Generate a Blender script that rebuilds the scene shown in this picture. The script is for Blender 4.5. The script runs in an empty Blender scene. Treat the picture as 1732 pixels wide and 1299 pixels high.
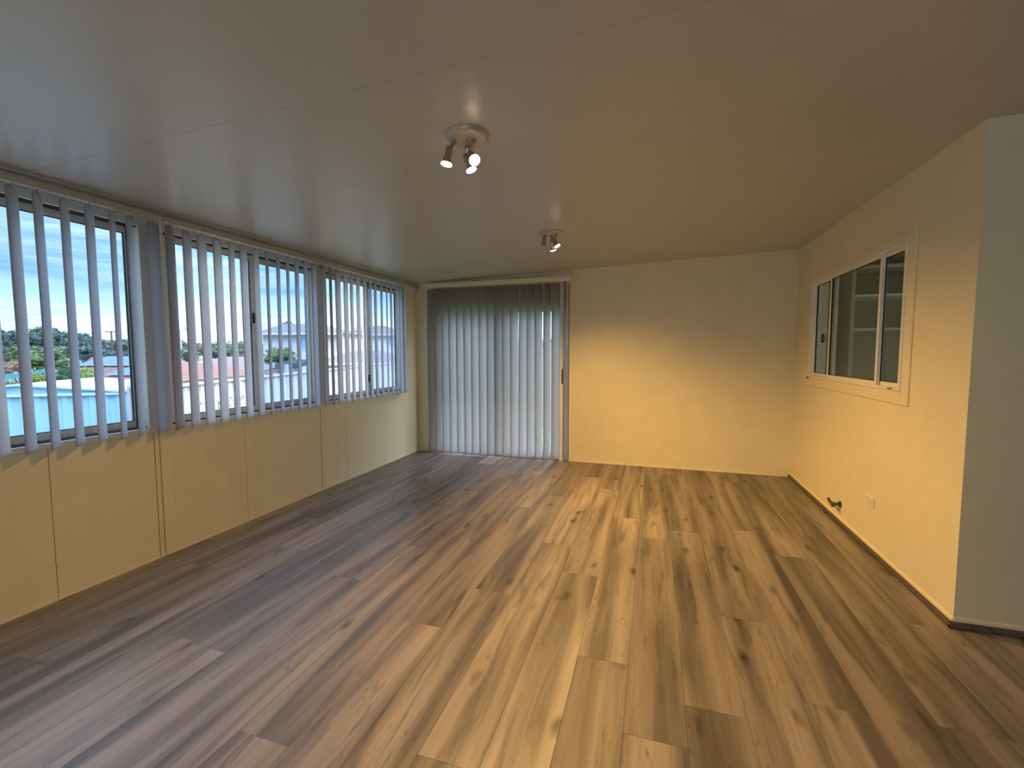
import bpy, bmesh, math, random
from mathutils import Vector, Matrix
random.seed(7)
C = bpy.context.scene.collection
PI = math.pi

# ------------------------------------------------------------------ camera, world, sun, exposure
F = 760.69
CAM = Vector((0, 0, 1.4117))
RGT = Vector((0.953542, 0.301254, -0.001722))
UP = Vector((-0.019277, 0.066719, 0.997586))
FWD = Vector((-0.300642, 0.951207, -0.069427))
cd = bpy.data.cameras.new('camera'); cam = bpy.data.objects.new('camera', cd); C.objects.link(cam)
cd.sensor_width = 36; cd.lens = 36 * F / 1732; cd.clip_start = .02; cd.clip_end = 600
cam.matrix_world = Matrix(((RGT.x, UP.x, -FWD.x, CAM.x), (RGT.y, UP.y, -FWD.y, CAM.y), (RGT.z, UP.z, -FWD.z, CAM.z), (0, 0, 0, 1)))
sc = bpy.context.scene
sc.camera = cam
sc.view_settings.view_transform = 'Standard'; sc.view_settings.look = 'None'
sc.view_settings.exposure = 1.5; sc.view_settings.gamma = 1; sc.view_settings.use_curve_mapping = False

def at(px, py, zc):          # a pixel gives the direction, zc the depth of the thing in metres
    return CAM + (RGT * ((px - 866) / F) - UP * ((py - 649.5) / F) + FWD) * zc

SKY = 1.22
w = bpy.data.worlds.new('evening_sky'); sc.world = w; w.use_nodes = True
nt = w.node_tree; N = nt.nodes; L = nt.links; N.clear()
wo = N.new('ShaderNodeOutputWorld'); bg = N.new('ShaderNodeBackground'); tc = N.new('ShaderNodeTexCoord')
sp = N.new('ShaderNodeSeparateXYZ'); L.new(tc.outputs['Generated'], sp.inputs[0])
rp = N.new('ShaderNodeValToRGB'); L.new(sp.outputs['Z'], rp.inputs[0])
e = rp.color_ramp.elements
e[0].position = 0.0; e[0].color = (.54, .59, .60, 1); e[1].position = 1.0; e[1].color = (.55, .66, .82, 1)
for p_, c_ in ((.055, (.56, .65, .67, 1)), (.085, (.30, .43, .54, 1)), (.12, (.13, .25, .42, 1)), (.20, (.105, .22, .42, 1)), (.45, (.50, .60, .76, 1))):
    x = e.new(p_); x.color = c_
mp = N.new('ShaderNodeMapping'); mp.inputs['Scale'].default_value = (3, 3, 34); L.new(tc.outputs['Generated'], mp.inputs[0])
nz = N.new('ShaderNodeTexNoise'); nz.inputs['Scale'].default_value = 1.7; nz.inputs['Detail'].default_value = 7; nz.inputs['Roughness'].default_value = .58
L.new(mp.outputs[0], nz.inputs[0])
cr = N.new('ShaderNodeValToRGB'); L.new(nz.outputs[0], cr.inputs[0])
cr.color_ramp.elements[0].position = .40; cr.color_ramp.elements[0].color = (0, 0, 0, 1)
cr.color_ramp.elements[1].position = .66; cr.color_ramp.elements[1].color = (1, 1, 1, 1)
mx = N.new('ShaderNodeMix'); mx.data_type = 'RGBA'; L.new(rp.outputs[0], mx.inputs[6])
cl = N.new('ShaderNodeMix'); cl.data_type = 'RGBA'; cl.inputs[6].default_value = (.24, .34, .45, 1); cl.inputs[7].default_value = (.36, .44, .55, 1)
mr = N.new('ShaderNodeMapRange'); mr.inputs['From Min'].default_value = .04; mr.inputs['From Max'].default_value = .22; L.new(sp.outputs['Z'], mr.inputs[0])
L.new(mr.outputs[0], cl.inputs[0]); L.new(cl.outputs[2], mx.inputs[7]); 
ml = N.new('ShaderNodeMath'); ml.operation = 'MULTIPLY'; ml.inputs[1].default_value = .8; L.new(cr.outputs[0], ml.inputs[0]); L.new(ml.outputs[0], mx.inputs[0])
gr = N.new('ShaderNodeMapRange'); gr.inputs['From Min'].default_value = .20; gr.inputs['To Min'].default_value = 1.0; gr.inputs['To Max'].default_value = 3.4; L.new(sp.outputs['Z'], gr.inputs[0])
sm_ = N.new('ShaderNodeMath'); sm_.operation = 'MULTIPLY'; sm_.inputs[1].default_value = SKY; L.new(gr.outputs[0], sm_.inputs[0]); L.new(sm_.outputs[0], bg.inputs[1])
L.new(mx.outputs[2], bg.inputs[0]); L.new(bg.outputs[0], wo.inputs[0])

sd = bpy.data.lights.new('veiled_sun', 'SUN'); sd.energy = 2.0; sd.angle = math.radians(70); sd.color = (1, .97, .93)
sun = bpy.data.objects.new('veiled_sun', sd); C.objects.link(sun)
sun.rotation_euler = Vector((-.62, -.05, -.78)).to_track_quat('-Z', 'Y').to_euler(); sun.location = (0, 0, 20)

LAMP_W = 35.0
LAMP_COL = (1.0, .575, .155)

# ------------------------------------------------------------------ mesh helpers
def mesh(name, bm, mat, parent=None, smooth=False):
    me = bpy.data.meshes.new(name); bm.to_mesh(me); bm.free()
    if mat: me.materials.append(mat)
    if smooth:
        for p in me.polygons: p.use_smooth = True
    o = bpy.data.objects.new(name, me); C.objects.link(o)
    if parent: o.parent = parent
    return o
def bbox(bm, a, b):
    x0, x1 = sorted((a[0], b[0])); y0, y1 = sorted((a[1], b[1])); z0, z1 = sorted((a[2], b[2]))
    v = [bm.verts.new(p) for p in ((x0,y0,z0),(x1,y0,z0),(x1,y1,z0),(x0,y1,z0),(x0,y0,z1),(x1,y0,z1),(x1,y1,z1),(x0,y1,z1))]
    for f in ((0,3,2,1),(4,5,6,7),(0,1,5,4),(1,2,6,5),(2,3,7,6),(3,0,4,7)): bm.faces.new([v[i] for i in f])
    return v
def hexa(bm, pts):            # 8 points: bottom ring then top ring
    v = [bm.verts.new(p) for p in pts]
    for f in ((0,3,2,1),(4,5,6,7),(0,1,5,4),(1,2,6,5),(2,3,7,6),(3,0,4,7)): bm.faces.new([v[i] for i in f])
def bevel(bm, r, seg=2):
    bmesh.ops.bevel(bm, geom=bm.edges[:], offset=r, segments=seg, affect='EDGES', profile=.5)
def box(name, a, b, mat, parent=None, bev=0):
    bm = bmesh.new(); bbox(bm, a, b)
    if bev: bevel(bm, bev)
    bmesh.ops.recalc_face_normals(bm, faces=bm.faces[:])
    return mesh(name, bm, mat, parent)
def boxes(name, lst, mat, parent=None, bev=0):
    bm = bmesh.new()
    for a, b in lst: bbox(bm, a, b)
    if bev: bevel(bm, bev, 1)
    bmesh.ops.recalc_face_normals(bm, faces=bm.faces[:])
    return mesh(name, bm, mat, parent)
def tube(bm, pts, r, n=10, cap=True):
    pts = [Vector(p) for p in pts]; rs = r if isinstance(r, (list, tuple)) else [r] * len(pts); rings = []
    for i, p in enumerate(pts):
        d = (pts[min(i + 1, len(pts) - 1)] - pts[max(i - 1, 0)]).normalized()
        q = d.to_track_quat('Z', 'Y')
        rings.append([bm.verts.new(p + q @ Vector((rs[i] * math.cos(2*PI*k/n), rs[i] * math.sin(2*PI*k/n), 0))) for k in range(n)])
    for a, b in zip(rings, rings[1:]):
        for k in range(n): bm.faces.new((a[k], a[(k+1) % n], b[(k+1) % n], b[k]))
    if cap:
        bm.faces.new(rings[0][::-1]); bm.faces.new(rings[-1])
def empty(name, loc=(0, 0, 0), parent=None):
    o = bpy.data.objects.new(name, None); C.objects.link(o); o.location = loc; o.empty_display_size = .1
    if parent: o.parent = parent
    return o
def tag(o, label, cat, group=None, kind=None):
    o['label'] = label; o['category'] = cat
    if group: o['group'] = group
    if kind: o['kind'] = kind
    return o
def struct(o, label=None, cat=None):
    o['kind'] = 'structure'
    if label: o['label'] = label
    if cat: o['category'] = cat
    return o

# ------------------------------------------------------------------ materials
def mat(name, col, rough=.6, metal=0, spec=.5, noise=0, nscale=20, bump=0, bscale=200, trans=0):
    m = bpy.data.materials.new(name); m.use_nodes = True
    n = m.node_tree.nodes; l = m.node_tree.links; b = n['Principled BSDF']
    b.inputs['Base Color'].default_value = (*col, 1); b.inputs['Roughness'].default_value = rough
    b.inputs['Metallic'].default_value = metal; b.inputs['Specular IOR Level'].default_value = spec
    t = n.new('ShaderNodeTexCoord')
    if noise:
        a = n.new('ShaderNodeTexNoise'); a.inputs['Scale'].default_value = nscale; a.inputs['Detail'].default_value = 4; l.new(t.outputs['Object'], a.inputs[0])
        r = n.new('ShaderNodeValToRGB'); l.new(a.outputs[0], r.inputs[0])
        r.color_ramp.elements[0].position = .3; r.color_ramp.elements[0].color = (*[max(0, c * (1 - noise)) for c in col], 1)
        r.color_ramp.elements[1].position = .7; r.color_ramp.elements[1].color = (*[min(1, c * (1 + noise)) for c in col], 1)
        l.new(r.outputs[0], b.inputs['Base Color'])
    if bump:
        a = n.new('ShaderNodeTexNoise'); a.inputs['Scale'].default_value = bscale; a.inputs['Detail'].default_value = 2; l.new(t.outputs['Object'], a.inputs[0])
        k = n.new('ShaderNodeBump'); k.inputs['Strength'].default_value = bump; k.inputs['Distance'].default_value = .002
        l.new(a.outputs[0], k.inputs['Height']); l.new(k.outputs[0], b.inputs['Normal'])
    if trans:
        o = n['Material Output']; ts = n.new('ShaderNodeBsdfTranslucent'); ts.inputs[0].default_value = (*col, 1)
        ms = n.new('ShaderNodeMixShader'); ms.inputs[0].default_value = trans
        l.new(b.outputs[0], ms.inputs[1]); l.new(ts.outputs[0], ms.inputs[2]); l.new(ms.outputs[0], o.inputs[0])
    return m
def glass(name, tint=(1, 1, 1), refl=1.0):
    m = bpy.data.materials.new(name); m.use_nodes = True; n = m.node_tree.nodes; l = m.node_tree.links; n.clear()
    o = n.new('ShaderNodeOutputMaterial'); t = n.new('ShaderNodeBsdfTransparent'); t.inputs[0].default_value = (*tint, 1)
    g = n.new('ShaderNodeBsdfGlossy'); g.inputs['Roughness'].default_value = .02
    f = n.new('ShaderNodeLayerWeight'); f.inputs['Blend'].default_value = .5
    p5 = n.new('ShaderNodeMath'); p5.operation = 'POWER'; p5.inputs[1].default_value = 5; l.new(f.outputs['Facing'], p5.inputs[0])
    k = n.new('ShaderNodeMath'); k.operation = 'MULTIPLY_ADD'; k.inputs[1].default_value = .5 * refl; k.inputs[2].default_value = .022 * refl; l.new(p5.outputs[0], k.inputs[0])
    x = n.new('ShaderNodeMixShader'); l.new(k.outputs[0], x.inputs[0]); l.new(t.outputs[0], x.inputs[1]); l.new(g.outputs[0], x.inputs[2]); l.new(x.outputs[0], o.inputs[0])
    return m
def emit(name, col, s):
    m = bpy.data.materials.new(name); m.use_nodes = True; n = m.node_tree.nodes; l = m.node_tree.links; n.clear()
    o = n.new('ShaderNodeOutputMaterial'); em = n.new('ShaderNodeEmission'); em.inputs[0].default_value = (*col, 1); em.inputs[1].default_value = s; l.new(em.outputs[0], o.inputs[0])
    return m
def plank_mat():
    m = bpy.data.materials.new('oak_vinyl'); m.use_nodes = True; n = m.node_tree.nodes; l = m.node_tree.links; b = n['Principled BSDF']
    t = n.new('ShaderNodeTexCoord'); oi = n.new('ShaderNodeObjectInfo')
    rv = n.new('ShaderNodeVectorMath'); rv.operation = 'SCALE'; rv.inputs[0].default_value = (37.1, 91.7, 13.3); l.new(oi.outputs['Random'], rv.inputs['Scale'])
    ad = n.new('ShaderNodeVectorMath'); l.new(t.outputs['Object'], ad.inputs[0]); l.new(rv.outputs[0], ad.inputs[1])
    def noise(sx, sy, detail, rough=.55, dist=0):
        mp = n.new('ShaderNodeMapping'); mp.inputs['Scale'].default_value = (sx, sy, 1); l.new(ad.outputs[0], mp.inputs[0])
        a = n.new('ShaderNodeTexNoise'); a.inputs['Scale'].default_value = 1; a.inputs['Detail'].default_value = detail; a.inputs['Roughness'].default_value = rough; a.inputs['Distortion'].default_value = dist
        l.new(mp.outputs[0], a.inputs[0]); return a
    def ramp(src, p0, c0, p1, c1):
        r = n.new('ShaderNodeValToRGB'); l.new(src, r.inputs[0]); r.color_ramp.elements[0].position = p0; r.color_ramp.elements[0].color = (*c0, 1)
        r.color_ramp.elements[1].position = p1; r.color_ramp.elements[1].color = (*c1, 1); return r
    def mul(a, bb, fac=1.0):
        x = n.new('ShaderNodeMix'); x.data_type = 'RGBA'; x.blend_type = 'MULTIPLY'; x.inputs[0].default_value = fac; l.new(a, x.inputs[6]); l.new(bb, x.inputs[7]); return x.outputs[2]
    broad = noise(9, .55, 3, .5, .3)                       # wide soft figure along the board
    base = ramp(broad.outputs[0], .34, (.092, .071, .060), .64, (.300, .230, .190))
    grain = noise(95, 3.2, 5, .6)
    g = ramp(grain.outputs[0], .25, (.72, .72, .72), .75, (1.12, 1.12, 1.12))
    col = mul(base.outputs[0], g.outputs[0])
    streak = noise(16, 1.3, 4, .6, .8)                     # dark mineral streaks
    s = ramp(streak.outputs[0], .30, (.34, .32, .31), .47, (1, 1, 1)); col = mul(col, s.outputs[0], .9)
    fl = noise(26, 7, 3, .6, 1.6); lo = noise(6, 1.6, 2)      # clustered flecks
    f1 = ramp(fl.outputs[0], .30, (.40, .38, .36), .42, (1, 1, 1)); f2 = ramp(lo.outputs[0], .50, (0, 0, 0), .62, (1, 1, 1))
    xf = n.new('ShaderNodeMix'); xf.data_type = 'RGBA'; xf.blend_type = 'MULTIPLY'; l.new(f2.outputs[0], xf.inputs[0]); l.new(col, xf.inputs[6]); l.new(f1.outputs[0], xf.inputs[7]); col = xf.outputs[2]
    mp = n.new('ShaderNodeMapping'); mp.inputs['Scale'].default_value = (8.5, 3.4, 1); 
    wob = noise(14, 9, 2); wv = n.new('ShaderNodeVectorMath'); wv.operation = 'MULTIPLY_ADD'; wv.inputs[1].default_value = (.05, .10, 0)
    l.new(wob.outputs['Color'], wv.inputs[0]); l.new(ad.outputs[0], wv.inputs[2]); l.new(wv.outputs[0], mp.inputs[0])
    vo = n.new('ShaderNodeTexVoronoi'); vo.inputs['Scale'].default_value = 1; l.new(mp.outputs[0], vo.inputs[0])
    kn = ramp(vo.outputs['Distance'], .06, (.16, .14, .13), .26, (1, 1, 1))
    sel = n.new('ShaderNodeSeparateColor'); l.new(vo.outputs['Color'], sel.inputs[0])
    th = n.new('ShaderNodeMath'); th.operation = 'GREATER_THAN'; th.inputs[1].default_value = .55; l.new(sel.outputs[0], th.inputs[0])
    x = n.new('ShaderNodeMix'); x.data_type = 'RGBA'; x.blend_type = 'MULTIPLY'; l.new(th.outputs[0], x.inputs[0]); l.new(col, x.inputs[6]); l.new(kn.outputs[0], x.inputs[7]); col = x.outputs[2]
    tone = n.new('ShaderNodeMapRange'); tone.inputs['To Min'].default_value = .82; tone.inputs['To Max'].default_value = 1.2; l.new(oi.outputs['Random'], tone.inputs[0])
    hv = n.new('ShaderNodeHueSaturation'); l.new(tone.outputs[0], hv.inputs['Value']); hv.inputs['Saturation'].default_value = .62; l.new(col, hv.inputs['Color'])
    l.new(hv.outputs[0], b.inputs['Base Color']); b.inputs['Specular IOR Level'].default_value = .95
    rr = n.new('ShaderNodeMapRange'); rr.inputs['To Min'].default_value = .38; rr.inputs['To Max'].default_value = .50; l.new(grain.outputs[0], rr.inputs[0]); l.new(rr.outputs[0], b.inputs['Roughness'])
    bp = n.new('ShaderNodeBump'); bp.inputs['Strength'].default_value = .12; bp.inputs['Distance'].default_value = .001; l.new(grain.outputs[0], bp.inputs['Height']); l.new(bp.outputs[0], b.inputs['Normal'])
    return m
def stripe_mat(name, c0, c1, scale, axis='Z', rough=.8):
    m = bpy.data.materials.new(name); m.use_nodes = True; n = m.node_tree.nodes; l = m.node_tree.links; b = n['Principled BSDF']
    t = n.new('ShaderNodeTexCoord'); wv = n.new('ShaderNodeTexWave'); wv.bands_direction = axis; wv.inputs['Scale'].default_value = scale; wv.inputs['Distortion'].default_value = .6
    l.new(t.outputs['Object'], wv.inputs[0]); r = n.new('ShaderNodeValToRGB'); l.new(wv.outputs[0], r.inputs[0])
    r.color_ramp.elements[0].color = (*c0, 1); r.color_ramp.elements[1].color = (*c1, 1); r.color_ramp.elements[0].position = .1; r.color_ramp.elements[1].position = .5
    l.new(r.outputs[0], b.inputs['Base Color']); b.inputs['Roughness'].default_value = rough
    return m

M_WALL = mat('cream_wall_panel', (.81, .73, .50), .55, noise=.03, nscale=6, bump=.05, bscale=90)
M_PLASTER = mat('cream_plaster', (.81, .73, .50), .65, noise=.02, nscale=9, bump=.25, bscale=160)
M_CEIL = mat('ceiling_panel', (.54, .525, .47), .33, spec=.5, noise=.015, nscale=5)
M_FRAME = mat('cream_aluminium', (.84, .81, .70), .4, spec=.5)
M_TRIMC = mat('cream_gloss_trim', (.83, .745, .51), .4)
M_RAIL = mat('blind_headrail', (.44, .42, .38), .4)
M_BLACK = mat('black_plastic', (.012, .012, .014), .4)
M_GAP = mat('black_gasket', (.01, .01, .01), .8)
def slat_mat():
    m = mat('grey_blind_fabric', (.30, .285, .275), .85, spec=.2, noise=.05, nscale=45, bump=.1, bscale=500, trans=.54)
    for n_ in m.node_tree.nodes:
        if n_.type == 'BSDF_TRANSLUCENT': n_.inputs[0].default_value = (.86, .85, .87, 1)
    return m
M_SLAT = slat_mat()
M_GLASS = glass('clear_glass')
M_GLASS2 = glass('tinted_glass', (.80, .88, .97))
M_GLASS3 = glass('grey_glass', (.80, .84, .86), 1.4)
M_SUB = mat('subfloor', (.03, .025, .02), .9)
M_PLANK = plank_mat()
M_SKIRT = mat('dark_oak_skirting', (.095, .072, .055), .5, noise=.25, nscale=30)
M_WHITE = mat('white_plastic', (.82, .76, .62), .35)
M_STEEL = mat('brushed_nickel', (.42, .36, .29), .35, metal=.85)
M_PLATE = mat('satin_lamp_plate', (.50, .44, .36), .4, metal=.35)
M_BULB = emit('lit_halogen', (1.0, .78, .48), 6)
M_BULB_OFF = mat('unlit_bulb', (.55, .5, .45), .15, spec=.8)
M_BRASS = mat('dull_brass', (.16, .13, .09), .35, metal=.8)
M_KWALL = mat('kitchen_wall', (.78, .75, .66), .7)
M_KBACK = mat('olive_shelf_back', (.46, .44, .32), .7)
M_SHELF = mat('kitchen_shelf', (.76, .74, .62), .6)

# ------------------------------------------------------------------ room dimensions (metres)
XL, XR, YB, YE = -3.233, 1.490, 5.739, 2.800     # window wall, right wall, back wall, outer corner
YR, XF = -2.7, 4.3                                # wall behind the camera, far right
def cz(x, y): return 2.4519 + .0339 * x + .0056 * y
T = .11

# floor: planks one by one on a dark base
floor = struct(box('floor', (XL - T, YR - .1, -.25), (XF + .1, YB + .12, -.006), M_SUB), 'wide oak look plank floor with dark knots', 'floor')
PW, PLN, X0 = .228, 1.87, .143
joint = {-6: 2.01, 2: 2.0, -2: 2.01, -3: 2.78, 4: 3.89, 3: 3.46, -4: 3.19, -1: 1.63, -8: 2.84, -7: 3.08, 5: 2.77, -11: 1.55, 0: 3.71, 1: 2.55, -5: 2.42, -12: 2.54, -9: 2.3, -10: 3.4}
full = {}
def plank_mesh(wd, ln):
    k = (round(wd, 3), round(ln, 3))
    if k not in full:
        bm = bmesh.new(); bbox(bm, (0, 0, -.006), (wd - .0006, ln - .0006, 0))
        ed = [e for e in bm.edges if all(v.co.z > -.001 for v in e.verts)]
        bmesh.ops.bevel(bm, geom=ed, offset=.0007, segments=1, affect='EDGES')
        me = bpy.data.meshes.new('plank'); bm.to_mesh(me); bm.free(); me.materials.append(M_PLANK); full[k] = me
    return full[k]
rows = range(math.floor((XL - X0) / PW), math.ceil((XF - X0) / PW))
for r in rows:
    xa, xb = max(X0 + r * PW, XL), min(X0 + (r + 1) * PW, XF)
    ymax = YB if xa < XR - .01 else YE
    xs = [(xa, xb, ymax)]
    if xa < XR - .001 < xb - .001: xs = [(xa, XR, YB), (XR, xb, YE)]
    j = joint.get(r, random.uniform(0, PLN)); y = j
    while y > YR: y -= PLN
    for (p, q, ym) in xs:
        yy = y
        while yy < ym - .002:
            a, b = max(yy, YR), min(yy + PLN, ym)
            if b - a > .02 and q - p > .004:
                o = bpy.data.objects.new('plank', plank_mesh(q - p, b - a)); C.objects.link(o); o.location = (p, a, 0); o.parent = floor
            yy += PLN

# ceiling: insulated panels with fine joints, gently rising away from the windows
ceiling = struct(empty('ceiling', (0, 1.5, 2.45)), 'low cream ceiling of wide smooth panels', 'ceiling')
seams = [YR - .1, -1.66, -.86, -.06, .74, 1.54, 2.34, 3.14, 3.94, 4.74, YB + .12]
for a, b in zip(seams, seams[1:]):
    bm = bmesh.new(); g = .0009
    for (x0, x1) in ((XL - T, XF + .1),):
        hexa(bm, [(x0, a + g, cz(x0, a + g)), (x1, a + g, cz(x1, a + g)), (x1, b - g, cz(x1, b - g)), (x0, b - g, cz(x0, b - g)),
                  (x0, a + g, cz(x0, a + g) + .09), (x1, a + g, cz(x1, a + g) + .09), (x1, b - g, cz(x1, b - g) + .09), (x0, b - g, cz(x0, b - g) + .09)])
    bmesh.ops.recalc_face_normals(bm, faces=bm.faces[:])
    o = mesh('ceiling_panel', bm, M_CEIL, ceiling); o.matrix_parent_inverse = Matrix.Translation((0, -1.5, -2.45))
bm = bmesh.new()
hexa(bm, [(XL - T, YR - .1, cz(XL, 0) + .091), (XF + .1, YR - .1, cz(XF, 0) + .096), (XF + .1, YB + .12, cz(XF, YB) + .096), (XL - T, YB + .12, cz(XL, YB) + .092),
          (XL - T, YR - .1, 2.62), (XF + .1, YR - .1, 2.9), (XF + .1, YB + .12, 2.9), (XL - T, YB + .12, 2.62)])
o = mesh('roof_core', bm, M_GAP, ceiling); o.matrix_parent_inverse = Matrix.Translation((0, -1.5, -2.45))

# window wall
ZS, ZH = .880, 2.272
UN = [(-2.58, -1.076), (-.98, .524), (.62, 2.154), (2.250, 3.748), (3.853, 5.350)]  # the leading units lie out of view, added to let in more daylight
wl = struct(empty('wall_left', (XL, 2, 0)), 'cream panelled wall below the long window row', 'wall')
def wpart(name, a, b, m, bev=.0015):
    o = box(name, a, b, m, wl, bev); o.matrix_parent_inverse = Matrix.Translation((-XL, -2, 0)); return o
box_core = wpart('wall_core', (XL - T, YR - .1, -.02), (XL - .012, YB + .11, ZS - .01), M_GAP, 0)
sm = [YR - .1, -1.5, .62, 1.590, 2.150]
for a, b in list(zip(sm, sm[1:])) + [(2.262, 2.860), (2.860, 3.748), (3.800, 4.139), (4.139, YB)]:
    wpart('wall_panel', (XL - .014, a + .0015, 0), (XL, b - .0015, ZS), M_WALL)
wpart('joint_cover', (XL - .014, 2.152, 0), (XL + .004, 2.180, ZS), M_WALL)
wpart('joint_cover', (XL - .014, 2.183, 0), (XL + .012, 2.258, ZS), M_WALL)
wpart('joint_cover', (XL - .014, 3.751, 0), (XL + .005, 3.772, ZS), M_WALL)
wpart('joint_cover', (XL - .014, 3.775, 0), (XL + .003, 3.798, ZS), M_WALL)
ends = [YR - .1] + [v for u in UN for v in u] + [YB + .11]
for a, b in zip(ends[0::2], ends[1::2]):
    wpart('window_post', (XL - T, a, ZS), (XL - .002 if a > 0 and b < 5.5 else XL, b, ZH), M_FRAME if b < 5.5 else M_WALL)
bm = bmesh.new()
hexa(bm, [(XL - T, YR - .1, ZH), (XL, YR - .1, ZH), (XL, YB + .11, ZH), (XL - T, YB + .11, ZH),
          (XL - T, YR - .1, cz(XL, YR)), (XL, YR - .1, cz(XL, YR)), (XL, YB + .11, cz(XL, YB)), (XL - T, YB + .11, cz(XL, YB))])
o = mesh('window_head', bm, M_FRAME, wl); o.matrix_parent_inverse = Matrix.Translation((-XL, -2, 0))
bm = bmesh.new()      # roof receiver channel along the head
hexa(bm, [(XL, YR, cz(XL, YR) - .055), (XL + .045, YR, cz(XL, YR) - .055), (XL + .045, YB, cz(XL, YB) - .055), (XL, YB, cz(XL, YB) - .055),
          (XL, YR, cz(XL, YR) - .001), (XL + .045, YR, cz(XL, YR) + .001), (XL + .045, YB, cz(XL, YB) + .001), (XL, YB, cz(XL, YB) - .001)])
struct(mesh('trim_1', bm, M_RAIL), 'painted metal channel along the top of the window wall', 'trim')
struct(box('trim_2', (XL, YR, 0), (XL + .007, YB, .012), M_TRIMC), 'thin cream bead along the foot of the window wall', 'trim')

def frame_boxes(y0, y1, z0, z1, t, xa, xb):
    return [((xa, y0, z0), (xb, y0 + t, z1)), ((xa, y1 - t, z0), (xb, y1, z1)), ((xa, y0 + t, z0), (xb, y1 - t, z0 + t)), ((xa, y0 + t, z1 - t), (xb, y1 - t, z1))]
WL = ['cream sliding window at the rear end of the row', 'cream sliding window beyond the left edge of the picture', 'cream sliding window nearest the camera, looking onto the pale blue shed',
      'middle cream sliding window with its latch halfway up the stile', 'cream sliding window nearest the back corner, latch low on the stile']
for i, (y0, y1) in enumerate(UN):
    wn = struct(empty('window_%d' % ((6, 5, 1, 2, 3)[i]), (XL, y0, ZS)), WL[i], 'window')
    inv = Matrix.Translation((-XL, -y0, -ZS))
    def P(o, par=None):
        o.parent = par or wn
        o.matrix_parent_inverse = inv
        return o
    P(boxes('frame', frame_boxes(y0, y1, ZS, ZH, .030, XL - .085, XL + .004), M_FRAME, None, .002))
    P(box('sill_gap', (XL - .07, y0 + .03, ZS + .030), (XL - .012, y1 - .03, ZS + .037), M_GAP))
    P(box('head_gap', (XL - .07, y0 + .03, ZH - .036), (XL - .012, y1 - .03, ZH - .030), M_GAP))
    ym = (y0 + y1) / 2 + .02
    for (a, b, xo, gm) in ((y0 + .030, ym + .025, -.032, M_GLASS), (ym - .025, y1 - .030, -.064, M_GLASS2)):
        s = P(boxes('sash', frame_boxes(a, b, ZS + .037, ZH - .036, .044, XL + xo - .024, XL + xo), M_FRAME, None, .002))
        g = boxes('gasket', frame_boxes(a + .044, b - .044, ZS + .081, ZH - .080, .004, XL + xo - .014, XL + xo - .001), M_GAP); g.parent = s
        g = box('pane', (XL + xo - .014, a + .046, ZS + .083), (XL + xo - .010, b - .046, ZH - .082), gm); g.parent = s
    P(box('stile_gap', (XL - .0335, ym + .026, ZS + .04), (XL - .0305, ym + .033, ZH - .04), M_GAP))
    if i == 2: P(box('stile_gap', (XL - .040, y1 - .082, ZS + .04), (XL - .030, y1 - .070, ZH - .04), M_GAP))
    zl = {3: 1.71, 4: 1.11}.get(i, 1.4)
    bm = bmesh.new(); bbox(bm, (XL - .034, ym - .026, zl - .042), (XL - .010, ym + .020, zl + .042)); bbox(bm, (XL - .014, ym - .016, zl - .016), (XL + .010, ym + .010, zl + .026)); bevel(bm, .003, 1)
    P(mesh('latch', bm, M_BLACK))

# back wall with the sliding door
DX0, DX1, DZ = -2.975, -1.045, 2.075
wb = struct(empty('wall_back', (0, YB, 0)), 'cream panelled back wall with one upright joint', 'wall')
def bpart(name, a, b, m, bev=.0015):
    o = box(name, a, b, m, wb, bev); o.matrix_parent_inverse = Matrix.Translation((0, -YB, 0)); return o
def slab(name, x0, x1, z0, m):        # panel up to the sloping ceiling
    bm = bmesh.new()
    hexa(bm, [(x0, YB, z0), (x1, YB, z0), (x1, YB + T, z0), (x0, YB + T, z0), (x0, YB, cz(x0, YB)), (x1, YB, cz(x1, YB)), (x1, YB + T, cz(x1, YB)), (x0, YB + T, cz(x0, YB))])
    bmesh.ops.recalc_face_normals(bm, faces=bm.faces[:])
    o = mesh(name, bm, m, wb); o.matrix_parent_inverse = Matrix.Translation((0, -YB, 0)); return o
slab('wall_panel', XL, DX0, 0, M_WALL); slab('wall_panel', DX0, DX1, DZ, M_WALL); slab('wall_panel', DX1, .329, 0, M_WALL); slab('wall_panel', .3315, XR + .3, 0, M_WALL)
bpart('joint_core', (.325, YB + .003, 0), (.336, YB + .02, 2.45), M_TRIMC)
struct(box('trim_3', (DX1 + .06, YB - .007, 0), (XR, YB, .012), M_TRIMC), 'thin cream bead along the foot of the back wall', 'trim')
bm = bmesh.new()
hexa(bm, [(XL, YB - .03, cz(XL, YB) - .022), (XR, YB - .03, cz(XR, YB) - .022), (XR, YB, cz(XR, YB) - .022), (XL, YB, cz(XL, YB) - .022),
          (XL, YB - .03, cz(XL, YB)), (XR, YB - .03, cz(XR, YB)), (XR, YB, cz(XR, YB)), (XL, YB, cz(XL, YB))])
struct(mesh('trim_4', bm, M_WALL), 'slim cream angle along the top of the back wall', 'trim')

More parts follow.
